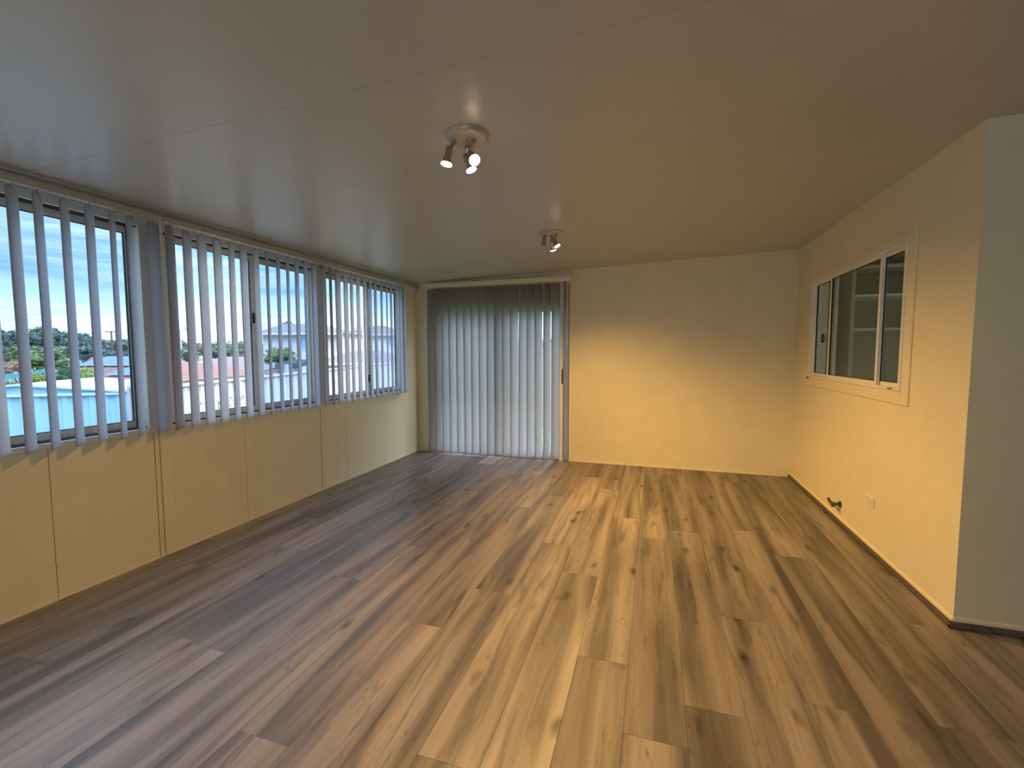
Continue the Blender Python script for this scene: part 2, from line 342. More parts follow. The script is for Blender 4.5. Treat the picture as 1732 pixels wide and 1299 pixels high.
door = struct(empty('door_1', ((DX0 + DX1) / 2, YB, 0)), 'cream aluminium sliding glass door behind the closed blind', 'door')
dinv = Matrix.Translation((-(DX0 + DX1) / 2, -YB, 0))
def D(o):
    o.parent = door; o.matrix_parent_inverse = dinv; return o
def fx(x0, x1, z0, z1, t, ya, yb, tb=None):
    tb = tb or t
    return [((x0, ya, z0), (x0 + t, yb, z1)), ((x1 - t, ya, z0), (x1, yb, z1)), ((x0 + t, ya, z0), (x1 - t, yb, z0 + tb)), ((x0 + t, ya, z1 - t), (x1 - t, yb, z1))]
D(boxes('frame', fx(DX0, DX1, 0, DZ, .045, YB - .004, YB + .10, .025), M_FRAME, None, .002))
dm = (DX0 + DX1) / 2
for (a, b, yo) in ((DX0 + .045, dm + .03, .055), (dm - .03, DX1 - .045, .02)):
    s = D(boxes('sash', fx(a, b, .026, DZ - .046, .085, YB + yo, YB + yo + .03, .09), M_FRAME, None, .002))
    g = box('pane', (a + .086, YB + yo + .012, .117), (b - .086, YB + yo + .017, DZ - .132), M_GLASS); g.parent = s
bm = bmesh.new(); bbox(bm, (-1.140, YB - .012, 1.01), (-1.112, YB + .020, 1.20)); bevel(bm, .006, 2); D(mesh('handle', bm, M_BLACK))
D(boxes('architrave', [((DX0 - .045, YB - .012, 0), (DX0, YB, DZ)), ((DX1, YB - .012, 0), (DX1 + .045, YB, DZ)), ((DX0 - .045, YB - .012, DZ), (DX1 + .045, YB, DZ + .05))], M_TRIMC, None, .002))

# right wall with the inner window, its end face and skirtings
WY0, WY1, WZ0, WZ1 = 3.424, 5.176, 1.164, 2.103
bm = bmesh.new()
def rw(y0, y1, z0, z1=None):
    if z1 is None: za, zb, zc_, zd = cz(XR, y0), cz(XR + T, y0), cz(XR + T, y1), cz(XR, y1)
    else: za = zb = zc_ = zd = z1
    hexa(bm, [(XR, y0, z0), (XR + T, y0, z0), (XR + T, y1, z0), (XR, y1, z0), (XR, y0, za), (XR + T, y0, zb), (XR + T, y1, zc_), (XR, y1, zd)])
rw(YE, WY0, 0); rw(WY1, YB + T, 0); rw(WY0, WY1, 0, WZ0); rw(WY0, WY1, WZ1)
bmesh.ops.recalc_face_normals(bm, faces=bm.faces[:])
struct(mesh('wall_right', bm, M_PLASTER), 'cream plaster wall with the three light inner window', 'wall')
bm = bmesh.new(); hexa(bm, [(XR + T, YE, 0), (XF, YE, 0), (XF, YE + T, 0), (XR + T, YE + T, 0), (XR + T, YE, cz(XR + T, YE)), (XF, YE, cz(XF, YE)), (XF, YE + T, cz(XF, YE)), (XR + T, YE + T, cz(XR + T, YE))]); bmesh.ops.recalc_face_normals(bm, faces=bm.faces[:])
struct(mesh('wall_return', bm, M_PLASTER), 'shaded cream wall turning away at the right edge', 'wall')
struct(box('wall_far_right', (XF, YR, 0), (XF + .1, YE + .1, 2.75), M_PLASTER), 'cream wall out of view to the right', 'wall')
struct(boxes('wall_rear', [((XL, YR - .1, 0), (-1.05, YR, 2.75)), ((1.45, YR - .1, 0), (XF, YR, 2.75)), ((-1.05, YR - .1, 2.1), (1.45, YR, 2.75))], M_PLASTER), 'cream wall behind the camera', 'wall')
w7 = struct(empty('window_7', (.2, YR, 0)), 'glazed sliding door behind the camera', 'window')  # unseen opening, added so daylight reaches the return wall and near ceiling
for k in range(1, 3):
    a, b = -2.3 + 1.25 * k, -1.05 + 1.25 * k
    s = boxes('sash', [((a, YR - .06, 0), (a + .05, YR - .02, 2.1)), ((b - .05, YR - .06, 0), (b, YR - .02, 2.1)), ((a + .05, YR - .06, 0), (b - .05, YR - .02, .08)), ((a + .05, YR - .06, 2.04), (b - .05, YR - .02, 2.1))], M_FRAME); s.parent = w7; s.matrix_parent_inverse = Matrix.Translation((-.2, -YR, 0))
    g = box('pane', (a + .05, YR - .042, .08), (b - .05, YR - .038, 2.04), M_GLASS); g.parent = s
def skirt(name, lab, a, b, nrm, m, h, d):
    a, b, nrm = Vector(a), Vector(b), Vector(nrm); bm = bmesh.new()
    prof = [(0, 0), (d, 0), (d, h * .45), (d * .72, h * .8), (d * .25, h), (0, h)]
    ra = [bm.verts.new(a + nrm * p[0] + Vector((0, 0, p[1]))) for p in prof]; rb = [bm.verts.new(b + nrm * p[0] + Vector((0, 0, p[1]))) for p in prof]
    for k in range(len(prof)):
        bm.faces.new((ra[k], ra[(k+1) % 6], rb[(k+1) % 6], rb[k]))
    bm.faces.new(ra); bm.faces.new(rb); bmesh.ops.recalc_face_normals(bm, faces=bm.faces[:])
    return struct(mesh(name, bm, m), lab, 'skirting')
skirt('baseboard_right', 'dark oak quad moulding along the right wall', (XR, YE - .02, 0), (XR, YB, 0), (-1, 0, 0), M_SKIRT, .030, .020)
skirt('baseboard_return', 'dark oak quad moulding around the outer wall corner', (XR - .02, YE, 0), (XF, YE, 0), (0, -1, 0), M_SKIRT, .034, .022)
skirt('trim_5', 'cream paint bead above the right wall moulding', (XR, YE, .030), (XR, YB, .030), (-1, 0, 0), M_TRIMC, .022, .007)
skirt('trim_6', 'cream paint bead above the return wall moulding', (XR, YE, .034), (XF, YE, .034), (0, -1, 0), M_TRIMC, .022, .007)

w4 = struct(empty('window_4', (XR, (WY0 + WY1) / 2, WZ0)), 'three pane cream inner window set in the right wall', 'window')
inv4 = Matrix.Translation((-XR, -(WY0 + WY1) / 2, -WZ0))
def W4(o, par=None):
    o.parent = par or w4
    if par is None: o.matrix_parent_inverse = inv4
    return o
ar = .085
W4(boxes('architrave', [((XR - .011, WY0 - ar, WZ0 - ar), (XR, WY0, WZ1 + .05)), ((XR - .011, WY1, WZ0 - ar), (XR, WY1 + ar, WZ1 + .05)),
                        ((XR - .011, WY0, WZ1), (XR, WY1, WZ1 + .05)), ((XR - .011, WY0, WZ0 - ar), (XR, WY1, WZ0))], M_TRIMC, None, .003))
W4(boxes('frame', frame_boxes(WY0, WY1, WZ0, WZ1, .020, XR - .020, XR + .07), M_FRAME, None, .002))
m1, m2 = 4.655, 3.795
for (a, b, xo) in ((WY0 + .020, m2 + .015, .012), (m2 - .045, m1 + .040, -.014), (m1 - .01, WY1 - .020, .012)):
    s = W4(boxes('sash', frame_boxes(a, b, WZ0 + .020, WZ1 - .020, .026, XR + xo, XR + xo + .022), M_FRAME, None, .0015))
    W4(boxes('gasket', frame_boxes(a + .026, b - .026, WZ0 + .046, WZ1 - .046, .004, XR + xo + .004, XR + xo + .016), M_GAP), s)
    W4(box('pane', (XR + xo + .008, a + .028, WZ0 + .048), (XR + xo + .012, b - .028, WZ1 - .048), M_GLASS3), s)
bm = bmesh.new(); bbox(bm, (XR + .002, 4.90, 1.50), (XR + .017, 4.93, 1.58)); bbox(bm, (XR + .004, 4.86, 1.53), (XR + .015, 4.90, 1.545)); bevel(bm, .003, 1)
W4(mesh('latch', bm, M_BLACK))
W4(box('sill_label', (XR - .0255, 3.50, 1.172), (XR - .0240, 3.56, 1.179), M_BLACK))
W4(box('sill_stop', (XR - .030, 5.160, 1.150), (XR - .0245, 5.190, 1.170), M_BLACK))

# room behind the inner window
KX, KY = 3.4, 6.35
bm = bmesh.new()
bbox(bm, (XR + T, KY, 0), (KX, KY + .1, 2.6)); bbox(bm, (KX, YE + T, 0), (KX + .1, KY + .1, 1.0)); bbox(bm, (KX, YE + T, 2.1), (KX + .1, KY + .1, 2.6)); bbox(bm, (KX, YE + T, 1.0), (KX + .1, 3.6, 2.1)); bbox(bm, (KX, 5.4, 1.0), (KX + .1, KY + .1, 2.1)); bbox(bm, (XR + T, YE + T, -.1), (KX, KY, 0)); bbox(bm, (XR + T, YE + T, 2.45), (KX, KY, 2.6))
bbox(bm, (XR + .001, YB + T, 0), (XR + T, KY + .1, 2.6))
struct(mesh('wall_kitchen', bm, M_KWALL), 'dim grey green room seen through the inner window', 'wall')
w8 = struct(boxes('window_8', frame_boxes(3.6, 5.4, 1.0, 2.1, .05, KX + .02, KX + .07), M_FRAME), 'window on the far side of the dim room', 'window')  # added out of view to brighten the room behind the inner window
box('pane', (KX + .04, 3.65, 1.05), (KX + .045, 5.35, 2.05), M_GLASS, w8)
sh = empty('shelf_unit', (2.4, 6.1, 0)); tag(sh, 'pale shelf unit in the dim room behind the inner window', 'shelves')
sinv = Matrix.Translation((-2.4, -6.1, 0))
for (n_, a, b) in [('side_panel', (2.005, 5.75, 0), (2.04, KY, 2.3)), ('side_panel', (3.10, 5.75, 0), (3.135, KY, 2.3)), ('top_panel', (2.005, 5.75, 2.3), (3.135, KY, 2.33)),
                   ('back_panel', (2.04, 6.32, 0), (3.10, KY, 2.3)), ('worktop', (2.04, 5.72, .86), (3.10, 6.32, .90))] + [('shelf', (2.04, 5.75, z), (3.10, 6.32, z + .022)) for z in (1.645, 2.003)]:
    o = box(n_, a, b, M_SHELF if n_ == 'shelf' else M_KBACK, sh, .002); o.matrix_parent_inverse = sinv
bm = bmesh.new(); bbox(bm, (2.075, 6.308, 1.30), (2.20, 6.319, 1.385)); bevel(bm, .003, 1)
sk = tag(mesh('power_outlet', bm, M_WHITE), 'small pale outlet plate inside the room behind the inner window', 'outlet')

# power outlet and pipe stub low on the right wall
po = empty('power_outlet', (XR, 3.755, .352)); tag(po, 'cream double power outlet low on the right wall', 'outlet')
pinv = Matrix.Translation((-XR, -3.755, -.352))
bm = bmesh.new(); bbox(bm, (XR - .010, 3.700, .315), (XR, 3.810, .389)); bevel(bm, .004, 2); o = mesh('plate', bm, M_WHITE, po); o.matrix_parent_inverse = pinv
for k in (-1, 1):
    bm = bmesh.new(); bbox(bm, (XR - .015, 3.755 + k * .035 - .007, .366), (XR - .009, 3.755 + k * .035 + .007, .382)); bevel(bm, .002, 1); o = mesh('switch', bm, M_WHITE, po); o.matrix_parent_inverse = pinv
    bm = bmesh.new()
    for (dy, dz) in ((-.009, .006), (.009, .006), (0, -.012)): bbox(bm, (XR - .0105, 3.755 + k * .028 + dy - .0015, .342 + dz - .004), (XR - .0098, 3.755 + k * .028 + dy + .0015, .342 + dz + .004))
    o = mesh('socket_slots', bm, M_GAP, po); o.matrix_parent_inverse = pinv
pp = empty('gas_pipe_stub', (XR, 4.305, .16)); tag(pp, 'dull brass bent pipe stub sticking out of the right wall', 'pipe')
qinv = Matrix.Translation((-XR, -4.305, -.16))
bm = bmesh.new(); tube(bm, [(XR + .002, 4.285, .158), (XR - .030, 4.285, .158), (XR - .050, 4.295, .158), (XR - .060, 4.315, .160), (XR - .062, 4.345, .166), (XR - .062, 4.365, .176)], .012, 12)
o = mesh('pipe', bm, M_BRASS, pp, True); o.matrix_parent_inverse = qinv
bm = bmesh.new(); tube(bm, [(XR, 4.285, .158), (XR - .008, 4.285, .158)], .026, 20); o = mesh('wall_flange', bm, M_BRASS, pp); o.matrix_parent_inverse = qinv
bm = bmesh.new(); tube(bm, [(XR - .060, 4.262, .150), (XR - .060, 4.284, .154)], .017, 6); tube(bm, [(XR - .060, 4.28, .154), (XR - .060, 4.31, .158)], .010, 10); o = mesh('hex_cap', bm, M_BRASS, pp); o.matrix_parent_inverse = qinv

# ------------------------------------------------------------------ vertical blinds
def slat_mesh(h, wd=.127):
    bm = bmesh.new(); nx = 6; zs = [0, .006, .040, .042, h * .35, h * .7, h - .05, h - .014, h]
    grid = []
    for s in (1, -1):
        g = []
        for z in zs:
            row = []
            for i in range(nx + 1):
                u = i / nx * 2 - 1
                ww = wd / 2 * (1 if z < h - .012 else .55)
                th = .0026 if z < .041 else .0009
                row.append(bm.verts.new((u * ww, .0045 * (1 - u * u) + s * th, z)))
            g.append(row)
        grid.append(g)
    for gi, g in enumerate(grid):
        for a, b in zip(g, g[1:]):
            for i in range(nx): bm.faces.new((a[i], a[i+1], b[i+1], b[i]) if gi else (a[i], b[i], b[i+1], a[i+1]))
    A, B = grid
    for j in range(len(zs) - 1):
        bm.faces.new((A[j][0], B[j][0], B[j+1][0], A[j+1][0])); bm.faces.new((A[j][nx], A[j+1][nx], B[j+1][nx], B[j][nx]))
    for i in range(nx):
        bm.faces.new((A[0][i], A[0][i+1], B[0][i+1], B[0][i])); bm.faces.new((A[-1][i], B[-1][i], B[-1][i+1], A[-1][i+1]))
    tube(bm, [(0, .004, h - .002), (0, .004, h + .03)], .004, 6)
    bmesh.ops.recalc_face_normals(bm, faces=bm.faces[:])
    me = bpy.data.meshes.new('slat'); bm.to_mesh(me); bm.free(); me.materials.append(M_SLAT)
    for p in me.polygons: p.use_smooth = True
    return me
def rail_mesh(a, b, d, h, ax):
    bm = bmesh.new()
    if ax == 'y': bbox(bm, (-d / 2, a, 0), (d / 2, b, h)); bbox(bm, (d / 2, a, .004), (d / 2 + .003, b, .009)); bbox(bm, (d / 2, a, h - .008), (d / 2 + .004, b, h - .001))
    else: bbox(bm, (a, -d / 2, 0), (b, d / 2, h)); bbox(bm, (a, -d / 2 - .003, .004), (b, -d / 2, .009)); bbox(bm, (a, -d / 2 - .004, h - .008), (b, -d / 2, h - .001))
    return bm
ZT, ZB = 2.284, .886
XBL = XL + .088
SW = slat_mesh(ZT - ZB - .02)
def blind(label, y0, y1, slats, wand):
    r = empty('vertical_blind', (XBL, y0, ZT)); tag(r, label, 'blind', 'vertical blinds along the window row')
    bm = rail_mesh(0, y1 - y0, .042, .036, 'y'); mesh('headrail', bm, M_RAIL, r)
    for yy in (.12, (y1 - y0) - .12):
        bm = bmesh.new(); bbox(bm, (-.088, yy - .012, .036), (.012, yy + .012, .040)); bbox(bm, (-.088, yy - .012, -.03), (-.085, yy + .012, .038)); mesh('wall_bracket', bm, M_RAIL, r)
    for (y, th) in slats:
        o = bpy.data.objects.new('slat', SW); C.objects.link(o); o.parent = r
        t = math.radians(th); o.location = (0, y - y0, ZB - ZT); o.rotation_euler = (random.uniform(-.004, .004), random.uniform(-.004, .004), math.atan2(-math.cos(t), math.sin(t)))
    if wand:
        bm = bmesh.new(); tube(bm, [(.030, wand - y0, 0), (.034, wand - y0, -.35), (.034, wand - y0, -.78)], .0045, 8); tube(bm, [(.034, wand - y0, -.76), (.034, wand - y0, -.81)], .007, 10)
        mesh('wand', bm, M_WHITE, r)
    return r
s1 = [(1.1 * y, 45) for y in (.65, .75, .85, .95, 1.05, 1.15, 1.25)] + [(1.1 * y, t) for y, t in ((1.346, 45), (1.44, 46.5), (1.54, 44.5), (1.642, 41.5), (1.746, 46), (1.839, 42), (1.962, 26))]
s2 = [(1.1 * y, t) for y, t in ((2.062, 30.5), (2.166, 29), (2.27, 25), (2.376, 24.5), (2.478, 30.5), (2.583, 25), (2.69, 26.5), (2.788, 35), (2.889, 31.7), (2.988, 32.4), (3.086, 27), (3.185, 27), (3.288, 19.5))]
s3 = [(1.1 * y, t) for y, t in ((3.40, 30), (3.502, 27), (3.606, 13.5), (3.711, 17.5), (3.803, 22), (3.909, 19), (4.01, 21), (4.105, 20), (4.20, 20), (4.306, 22), (4.413, 25), (4.508, 20.5), (4.604, 22), (4.70, 14), (4.79, 10))]
blind('grey vertical blind on the window nearest the camera, its slats turned half open', .60, 2.205, s1, 2.185)
blind('grey vertical blind on the middle window of the row', 2.209, 3.690, s2, None)
blind('grey vertical blind on the window next to the back corner', 3.694, 5.400, s3, None)

ZTD = 2.306; YBL = YB - .088
r = empty('vertical_blind', (-2.0, YBL, ZTD)); tag(r, 'long grey vertical blind drawn across the sliding door', 'blind')
mesh('headrail', rail_mesh(-3.02 + 2.0, -1.005 + 2.0, .044, .036, 'x'), M_RAIL, r)
for xx in (-.9, 0, .9):
    bm = bmesh.new(); bbox(bm, (xx - .012, -.012, .036), (xx + .012, .088, .040)); bbox(bm, (xx - .012, .085, -.03), (xx + .012, .088, .038)); mesh('wall_bracket', bm, M_RAIL, r)
bm = bmesh.new(); bbox(bm, (-1.025, -.034, -.006), (1.000, -.026, .052)); mesh('pelmet', bm, M_TRIMC, r)
SD = slat_mesh(ZTD - .026 - .02)
for k in range(18):
    x = -2.955 + .1095 * k + (.028 if k == 17 else 0)
    th = [34, 36, 39, 33, 40, 37, 33, 35, 38, 40, 42, 43, 47, 49, 50, 55, 46, 62][k]
    o = bpy.data.objects.new('slat', SD); C.objects.link(o); o.parent = r
    o.location = (x + 2.0, 0, .026 - ZTD); o.rotation_euler = (random.uniform(-.003, .003), random.uniform(-.003, .003), math.radians(th))
bm = bmesh.new(); tube(bm, [(.955, -.04, 0), (.958, -.044, -.4), (.958, -.044, -.76)], .0045, 8); tube(bm, [(.958, -.044, -.74), (.958, -.044, -.79)], .007, 10); mesh('wand', bm, M_WHITE, r)

# ------------------------------------------------------------------ ceiling spotlights
def look(d): return Vector(d).normalized().to_track_quat('-Z', 'Y').to_euler()
def fixture(label, c, heads):
    z = cz(*c); r = empty('ceiling_spotlight', (c[0], c[1], z)); tag(r, label, 'ceiling light')
    bm = bmesh.new()
    prof = [(.0, -.022), (.085, -.022), (.095, -.020), (.100, -.014), (.102, -.004), (.102, .002)]
    n = 40; rings = [[bm.verts.new((max(p[0], .0005) * math.cos(2*PI*k/n), max(p[0], .0005) * math.sin(2*PI*k/n), p[1] + .0339 * max(p[0], 0) * math.cos(2*PI*k/n))) for k in range(n)] for p in prof]
    for a, b in zip(rings, rings[1:]):
        for k in range(n): bm.faces.new((a[k], b[k], b[(k+1) % n], a[(k+1) % n]))
    bm.faces.new(rings[0]); bmesh.ops.recalc_face_normals(bm, faces=bm.faces[:]); mesh('ceiling_plate', bm, M_PLATE, r, True)
    bm = bmesh.new(); tube(bm, [(0, 0, -.021), (0, 0, -.030)], .007, 10); mesh('fixing_screw', bm, M_STEEL, r)
    for (face, d, root, lit, pw, cone) in heads:
        d = Vector(d).normalized(); face = Vector(face) - Vector((c[0], c[1], z)); back = face - d * .085
        root = Vector(root)
        h = bmesh.new(); tube(h, [(root.x, root.y, -.021), (root.x, root.y, -.035)], .013, 14)
        side = (Vector((root.x, root.y, -.035)) - back); 
        el = back + d * .018
        tube(h, [(root.x, root.y, -.033), (root.x * .6 + el.x * .4, root.y * .6 + el.y * .4, -.050), el], .0065, 8)
        tube(h, [el - Vector((.012, .004, 0)), el + Vector((.012, .004, 0))], .012, 12)
        mesh('bracket', h, M_STEEL, r)
        bm = bmesh.new(); tube(bm, [back, back + d * .006, back + d * .050, back + d * .072, back + d * .083], [.014, .0165, .0165, .022, .0265], 20, False)
        bm.faces.new([v for v in bm.verts][:20][::-1]); s = mesh('lamp_holder', bm, M_STEEL, r, True)
        q = d.to_track_quat('Z', 'Y'); bm = bmesh.new()
        for rad, off in ((.0255, .0), (.021, .003), (.012, .0055), (.001, .0065)):
            pass
        rr = [[bm.verts.new(back + d * (.083 + off) + q @ Vector((rad * math.cos(2*PI*k/20), rad * math.sin(2*PI*k/20), 0))) for k in range(20)] for rad, off in ((.0258, -.004), (.0262, .0), (.020, .003), (.010, .005), (.001, .0055))]
        for a, b in zip(rr, rr[1:]):
            for k in range(20): bm.faces.new((a[k], a[(k+1) % 20], b[(k+1) % 20], b[k]))
        bm.faces.new(rr[-1]); bm.faces.new(rr[0][::-1])
        o = mesh('bulb', bm, M_BULB if lit else M_BULB_OFF, s, True)
        if lit:
            ld = bpy.data.lights.new('spot_beam', 'SPOT'); ld.energy = LAMP_W * pw; ld.color = LAMP_COL; ld.spot_size = math.radians(cone); ld.spot_blend = 1.0; ld.shadow_soft_size = .022
            lo = bpy.data.objects.new('spot_beam', ld); C.objects.link(lo); lo.parent = r; lo.location = face + d * .012; lo.rotation_euler = look(d)
fixture('round three spot ceiling light in the middle of the room, all bulbs lit', (-.862, 2.030),
        [((-.946, 1.979, 2.289), (-.16, -.10, -1), (-.060, -.015, 0), True, 1.1, 140), ((-.827, 2.039, 2.318), (.52, -.55, -.72), (.030, .010, 0), True, .5, 85), ((-.870, 2.104, 2.300), (.36, .06, -.93), (-.02, .055, 0), True, 1.5, 128)])
fixture('round three spot ceiling light nearer the back wall, one bulb unlit', (-.860, 3.870),
        [((-.928, 3.835, 2.318), (-.12, -.06, -1), (-.060, -.010, 0), False, 1, 90), ((-.858, 3.918, 2.299), (.14, .42, -.90), (-.012, .030, 0), True, 1.9, 106), ((-.802, 3.825, 2.310), (.46, -.02, -.89), (.040, -.010, 0), True, 2.2, 120)])
#OUTSIDE

# ------------------------------------------------------------------ outside
M_GRASS = mat('lawn', (.13, .22, .06), .95, noise=.4, nscale=3, bump=.6, bscale=60)
M_DIRT = mat('back_yard', (.16, .17, .12), .95, noise=.35, nscale=1.5)
M_FENCE = mat('cream_sheet_fence', (.39, .405, .39), .5, noise=.03, nscale=3)
M_CAP = mat('grey_fence_cap', (.40, .37, .33), .5)
M_SHED = mat('pale_blue_shed', (.26, .44, .55), .45)
M_SHEDR = mat('pale_shed_roof', (.40, .52, .57), .4)
M_HWALL = mat('white_render', (.52, .51, .50), .8, noise=.03)
M_RED = stripe_mat('red_tile', (.075, .034, .028), (.15, .066, .055), 3.4)
M_RED2 = stripe_mat('dusty_red_tile', (.08, .05, .05), (.13, .08, .08), 3.2)
M_MAUVE = stripe_mat('mauve_tile', (.085, .062, .076), (.13, .098, .116), 3.0)
M_GREYT = stripe_mat('grey_tile', (.065, .062, .073), (.10, .093, .107), 3.0)
M_SOLAR = mat('solar_cell', (.018, .075, .28), .4, spec=.4)
M_ALU = mat('bare_aluminium', (.42, .45, .48), .4, metal=.5)
M_HGLASS = mat('far_window_glass', (.22, .40, .55), .1, spec=.9)
M_BARK = mat('bark', (.10, .075, .055), .9, noise=.3)
M_TEAL = mat('teal_shade_cloth', (.06, .22, .22), .8)
M_DARKR = mat('dark_carport_sheet', (.07, .085, .11), .45)
def leafmat(name, c): return mat(name, c, .8, noise=.45, nscale=2.5, trans=.2)
LM = {'dark': leafmat('dusky_leaves', (.075, .115, .085)), 'grey': leafmat('grey_green_leaves', (.10, .13, .115)), 'green': leafmat('green_leaves', (.125, .165, .06)),
      'lime': leafmat('yellow_green_leaves', (.20, .25, .05)), 'rust': leafmat('rusty_leaves', (.26, .16, .10)), 'deep': leafmat('deep_green_leaves', (.06, .125, .065))}

# ground: level lawn at the door, a lower yard under the windows, falling into a valley with a far rise
bm = bmesh.new(); rings = []
for d, z in ((0, -.95), (9, -.95), (14, -1.6), (24, -2.8), (60, -4.5), (95, -3.0), (140, 1.0), (300, 3.0)):
    rings.append([bm.verts.new((-6 + d * math.cos(2*PI*k/48) if d else -6 + .01 * math.cos(2*PI*k/48), 4 + (d or .01) * math.sin(2*PI*k/48), z)) for k in range(48)])
for a, b in zip(rings, rings[1:]):
    for k in range(48): bm.faces.new((a[k], a[(k+1) % 48], b[(k+1) % 48], b[k]))
bm.faces.new(rings[0])
struct(mesh('ground', bm, M_DIRT), 'yard and valley outside the windows', 'ground')
struct(box('paving', (-6.0, -6, -.95), (XL - T - .01, YB - .2, -.90), mat('pale_concrete', (.50, .49, .46), .9, noise=.1, nscale=4)), 'pale concrete path along the foot of the window wall', 'path')  # unseen reflector slab, added to throw daylight up onto the ceiling
struct(box('paving_rear', (-3.2, -9, -.30), (5, YR - .12, -.25), bpy.data.materials['pale_concrete']), 'pale concrete terrace behind the camera', 'path')
struct(box('lawn', (-4.7, YB + .15, -.9), (6, 14, -.10), M_GRASS), 'green lawn outside the sliding door', 'lawn')

def ribbed(bm, a, b, z0, z1, pitch=.2, depth=.035, gap=0):
    a, b = Vector(a), Vector(b); d = (b - a); ln = d.length; d.normalize(); nrm = Vector((d.y, -d.x, 0)); n = max(1, int(ln / pitch)); prof = []
    for i in range(n):
        for (u, v) in ((0, 0), (.36, 0), (.5, 1), (.86, 1)): prof.append(((i + u) * ln / n, v * depth))
    prof.append((ln, 0))
    lo = [bm.verts.new((a + d * t + nrm * (o - depth)) + Vector((0, 0, z0))) for t, o in prof]; hi = [bm.verts.new((a + d * t + nrm * (o - depth)) + Vector((0, 0, z1))) for t, o in prof]
    for i in range(len(prof) - 1): bm.faces.new((lo[i], lo[i+1], hi[i+1], hi[i]))
def obox(bm, a, b, w_, z0, z1):
    a, b = Vector(a), Vector(b); d = (b - a).normalized(); nrm = Vector((d.y, -d.x, 0)) * w_ / 2
    hexa(bm, [tuple((p + s_) + Vector((0, 0, z))) for z in (z0, z1) for p, s_ in ((a, nrm), (b, nrm), (b, -nrm), (a, -nrm))])
def fence(name, label, a, b, ztop, zbot, step=2.36, group=None):
    a, b = Vector((a[0], a[1], 0)), Vector((b[0], b[1], 0)); r = empty(name, (a.x, a.y, zbot)); tag(r, label, 'fence', group)
    iv = Matrix.Translation((-a.x, -a.y, -zbot)); d = b - a; n = max(1, round(d.length / step))
    for i in range(n):
        p, q = a + d * i / n, a + d * (i + 1) / n
        bm = bmesh.new(); ribbed(bm, p, q, zbot, ztop - .03); o = mesh('fence_sheet', bm, M_FENCE, r); o.matrix_parent_inverse = iv
        bm = bmesh.new(); obox(bm, p, q, .06, ztop - .04, ztop + .005); bmesh.ops.recalc_face_normals(bm, faces=bm.faces[:]); o = mesh('top_rail', bm, M_CAP, r); o.matrix_parent_inverse = iv
        o = box('post', (q.x - .03, q.y - .03, zbot), (q.x + .03, q.y + .03, ztop), M_FENCE, r); o.matrix_parent_inverse = iv
    return r
EYE = CAM.z; FT = EYE - .5
def atz(px, py, z):
    d = at(px, py, 1) - CAM; t = (z - CAM.z) / d.z; return CAM + d * t
k0, k1, k2 = atz(255, 655, FT), atz(674.7, 612, FT), atz(220, 653, FT)
fence('sheet_fence', 'long cream ribbed metal fence seen through the middle and far windows', k0, k1, FT, -2.6)
fence('sheet_fence', 'short cream fence run between the blue shed and the near window post', k0 + (k2 - k0) * .12, k2, FT, -2.0)
fence('sheet_fence', 'pale fence beyond the lawn outside the sliding door', (-4.6, 9.2), (3.0, 9.2), 1.68, -.1)

# shed
a, b = at(-160, 672, 6.2), at(206, 668, 6.9); zt = a.z
sh = empty('garden_shed', (a.x, a.y, -.95)); tag(sh, 'pale blue metal garden shed with a low gable roof', 'shed'); iv = Matrix.Translation((-a.x, -a.y, .95))
p, q = Vector((a.x, a.y, 0)), Vector((b.x, b.y, 0)); d = (q - p).normalized(); nn = Vector((-d.y, d.x, 0)); dep = 1.8
bm = bmesh.new(); ribbed(bm, p, q, -.95, zt, .16, .02); o = mesh('front_wall', bm, M_SHED, sh); o.matrix_parent_inverse = iv
bm = bmesh.new(); ribbed(bm, q, q + nn * dep, -.95, zt, .16, .02); o = mesh('side_wall', bm, M_SHED, sh); o.matrix_parent_inverse = iv
bm = bmesh.new(); ribbed(bm, p + nn * dep, p, -.95, zt, .16, .02); o = mesh('side_wall', bm, M_SHED, sh); o.matrix_parent_inverse = iv
mid = (p + q) / 2; ln = (q - p).length
for (e0, e1) in ((p - d * .04, mid), (q + d * .04, mid)):
    bm = bmesh.new(); f0, b0 = e0 - nn * .05, e0 + nn * (dep + .05); f1, b1 = e1 - nn * .05, e1 + nn * (dep + .05); z0_, z1_ = zt + .01, zt + .13
    hexa(bm, [(*f0.xy, z0_), (*f1.xy, z1_), (*b1.xy, z1_), (*b0.xy, z0_), (*f0.xy, z0_ + .03), (*f1.xy, z1_ + .03), (*b1.xy, z1_ + .03), (*b0.xy, z0_ + .03)]); bmesh.ops.recalc_face_normals(bm, faces=bm.faces[:])
    o = mesh('roof_sheet', bm, M_SHEDR, sh); o.matrix_parent_inverse = iv
bm = bmesh.new(); v = [bm.verts.new((*x.xy, z)) for x, z in ((p, zt), (q, zt), (mid, zt + .125))]; bm.faces.new(v); o = mesh('gable', bm, M_SHED, sh); o.matrix_parent_inverse = iv
bm = bmesh.new(); obox(bm, p - nn * .02, q - nn * .02, .03, zt - .03, zt + .01); bmesh.ops.recalc_face_normals(bm, faces=bm.faces[:]); o = mesh('gutter_trim', bm, M_SHEDR, sh); o.matrix_parent_inverse = iv

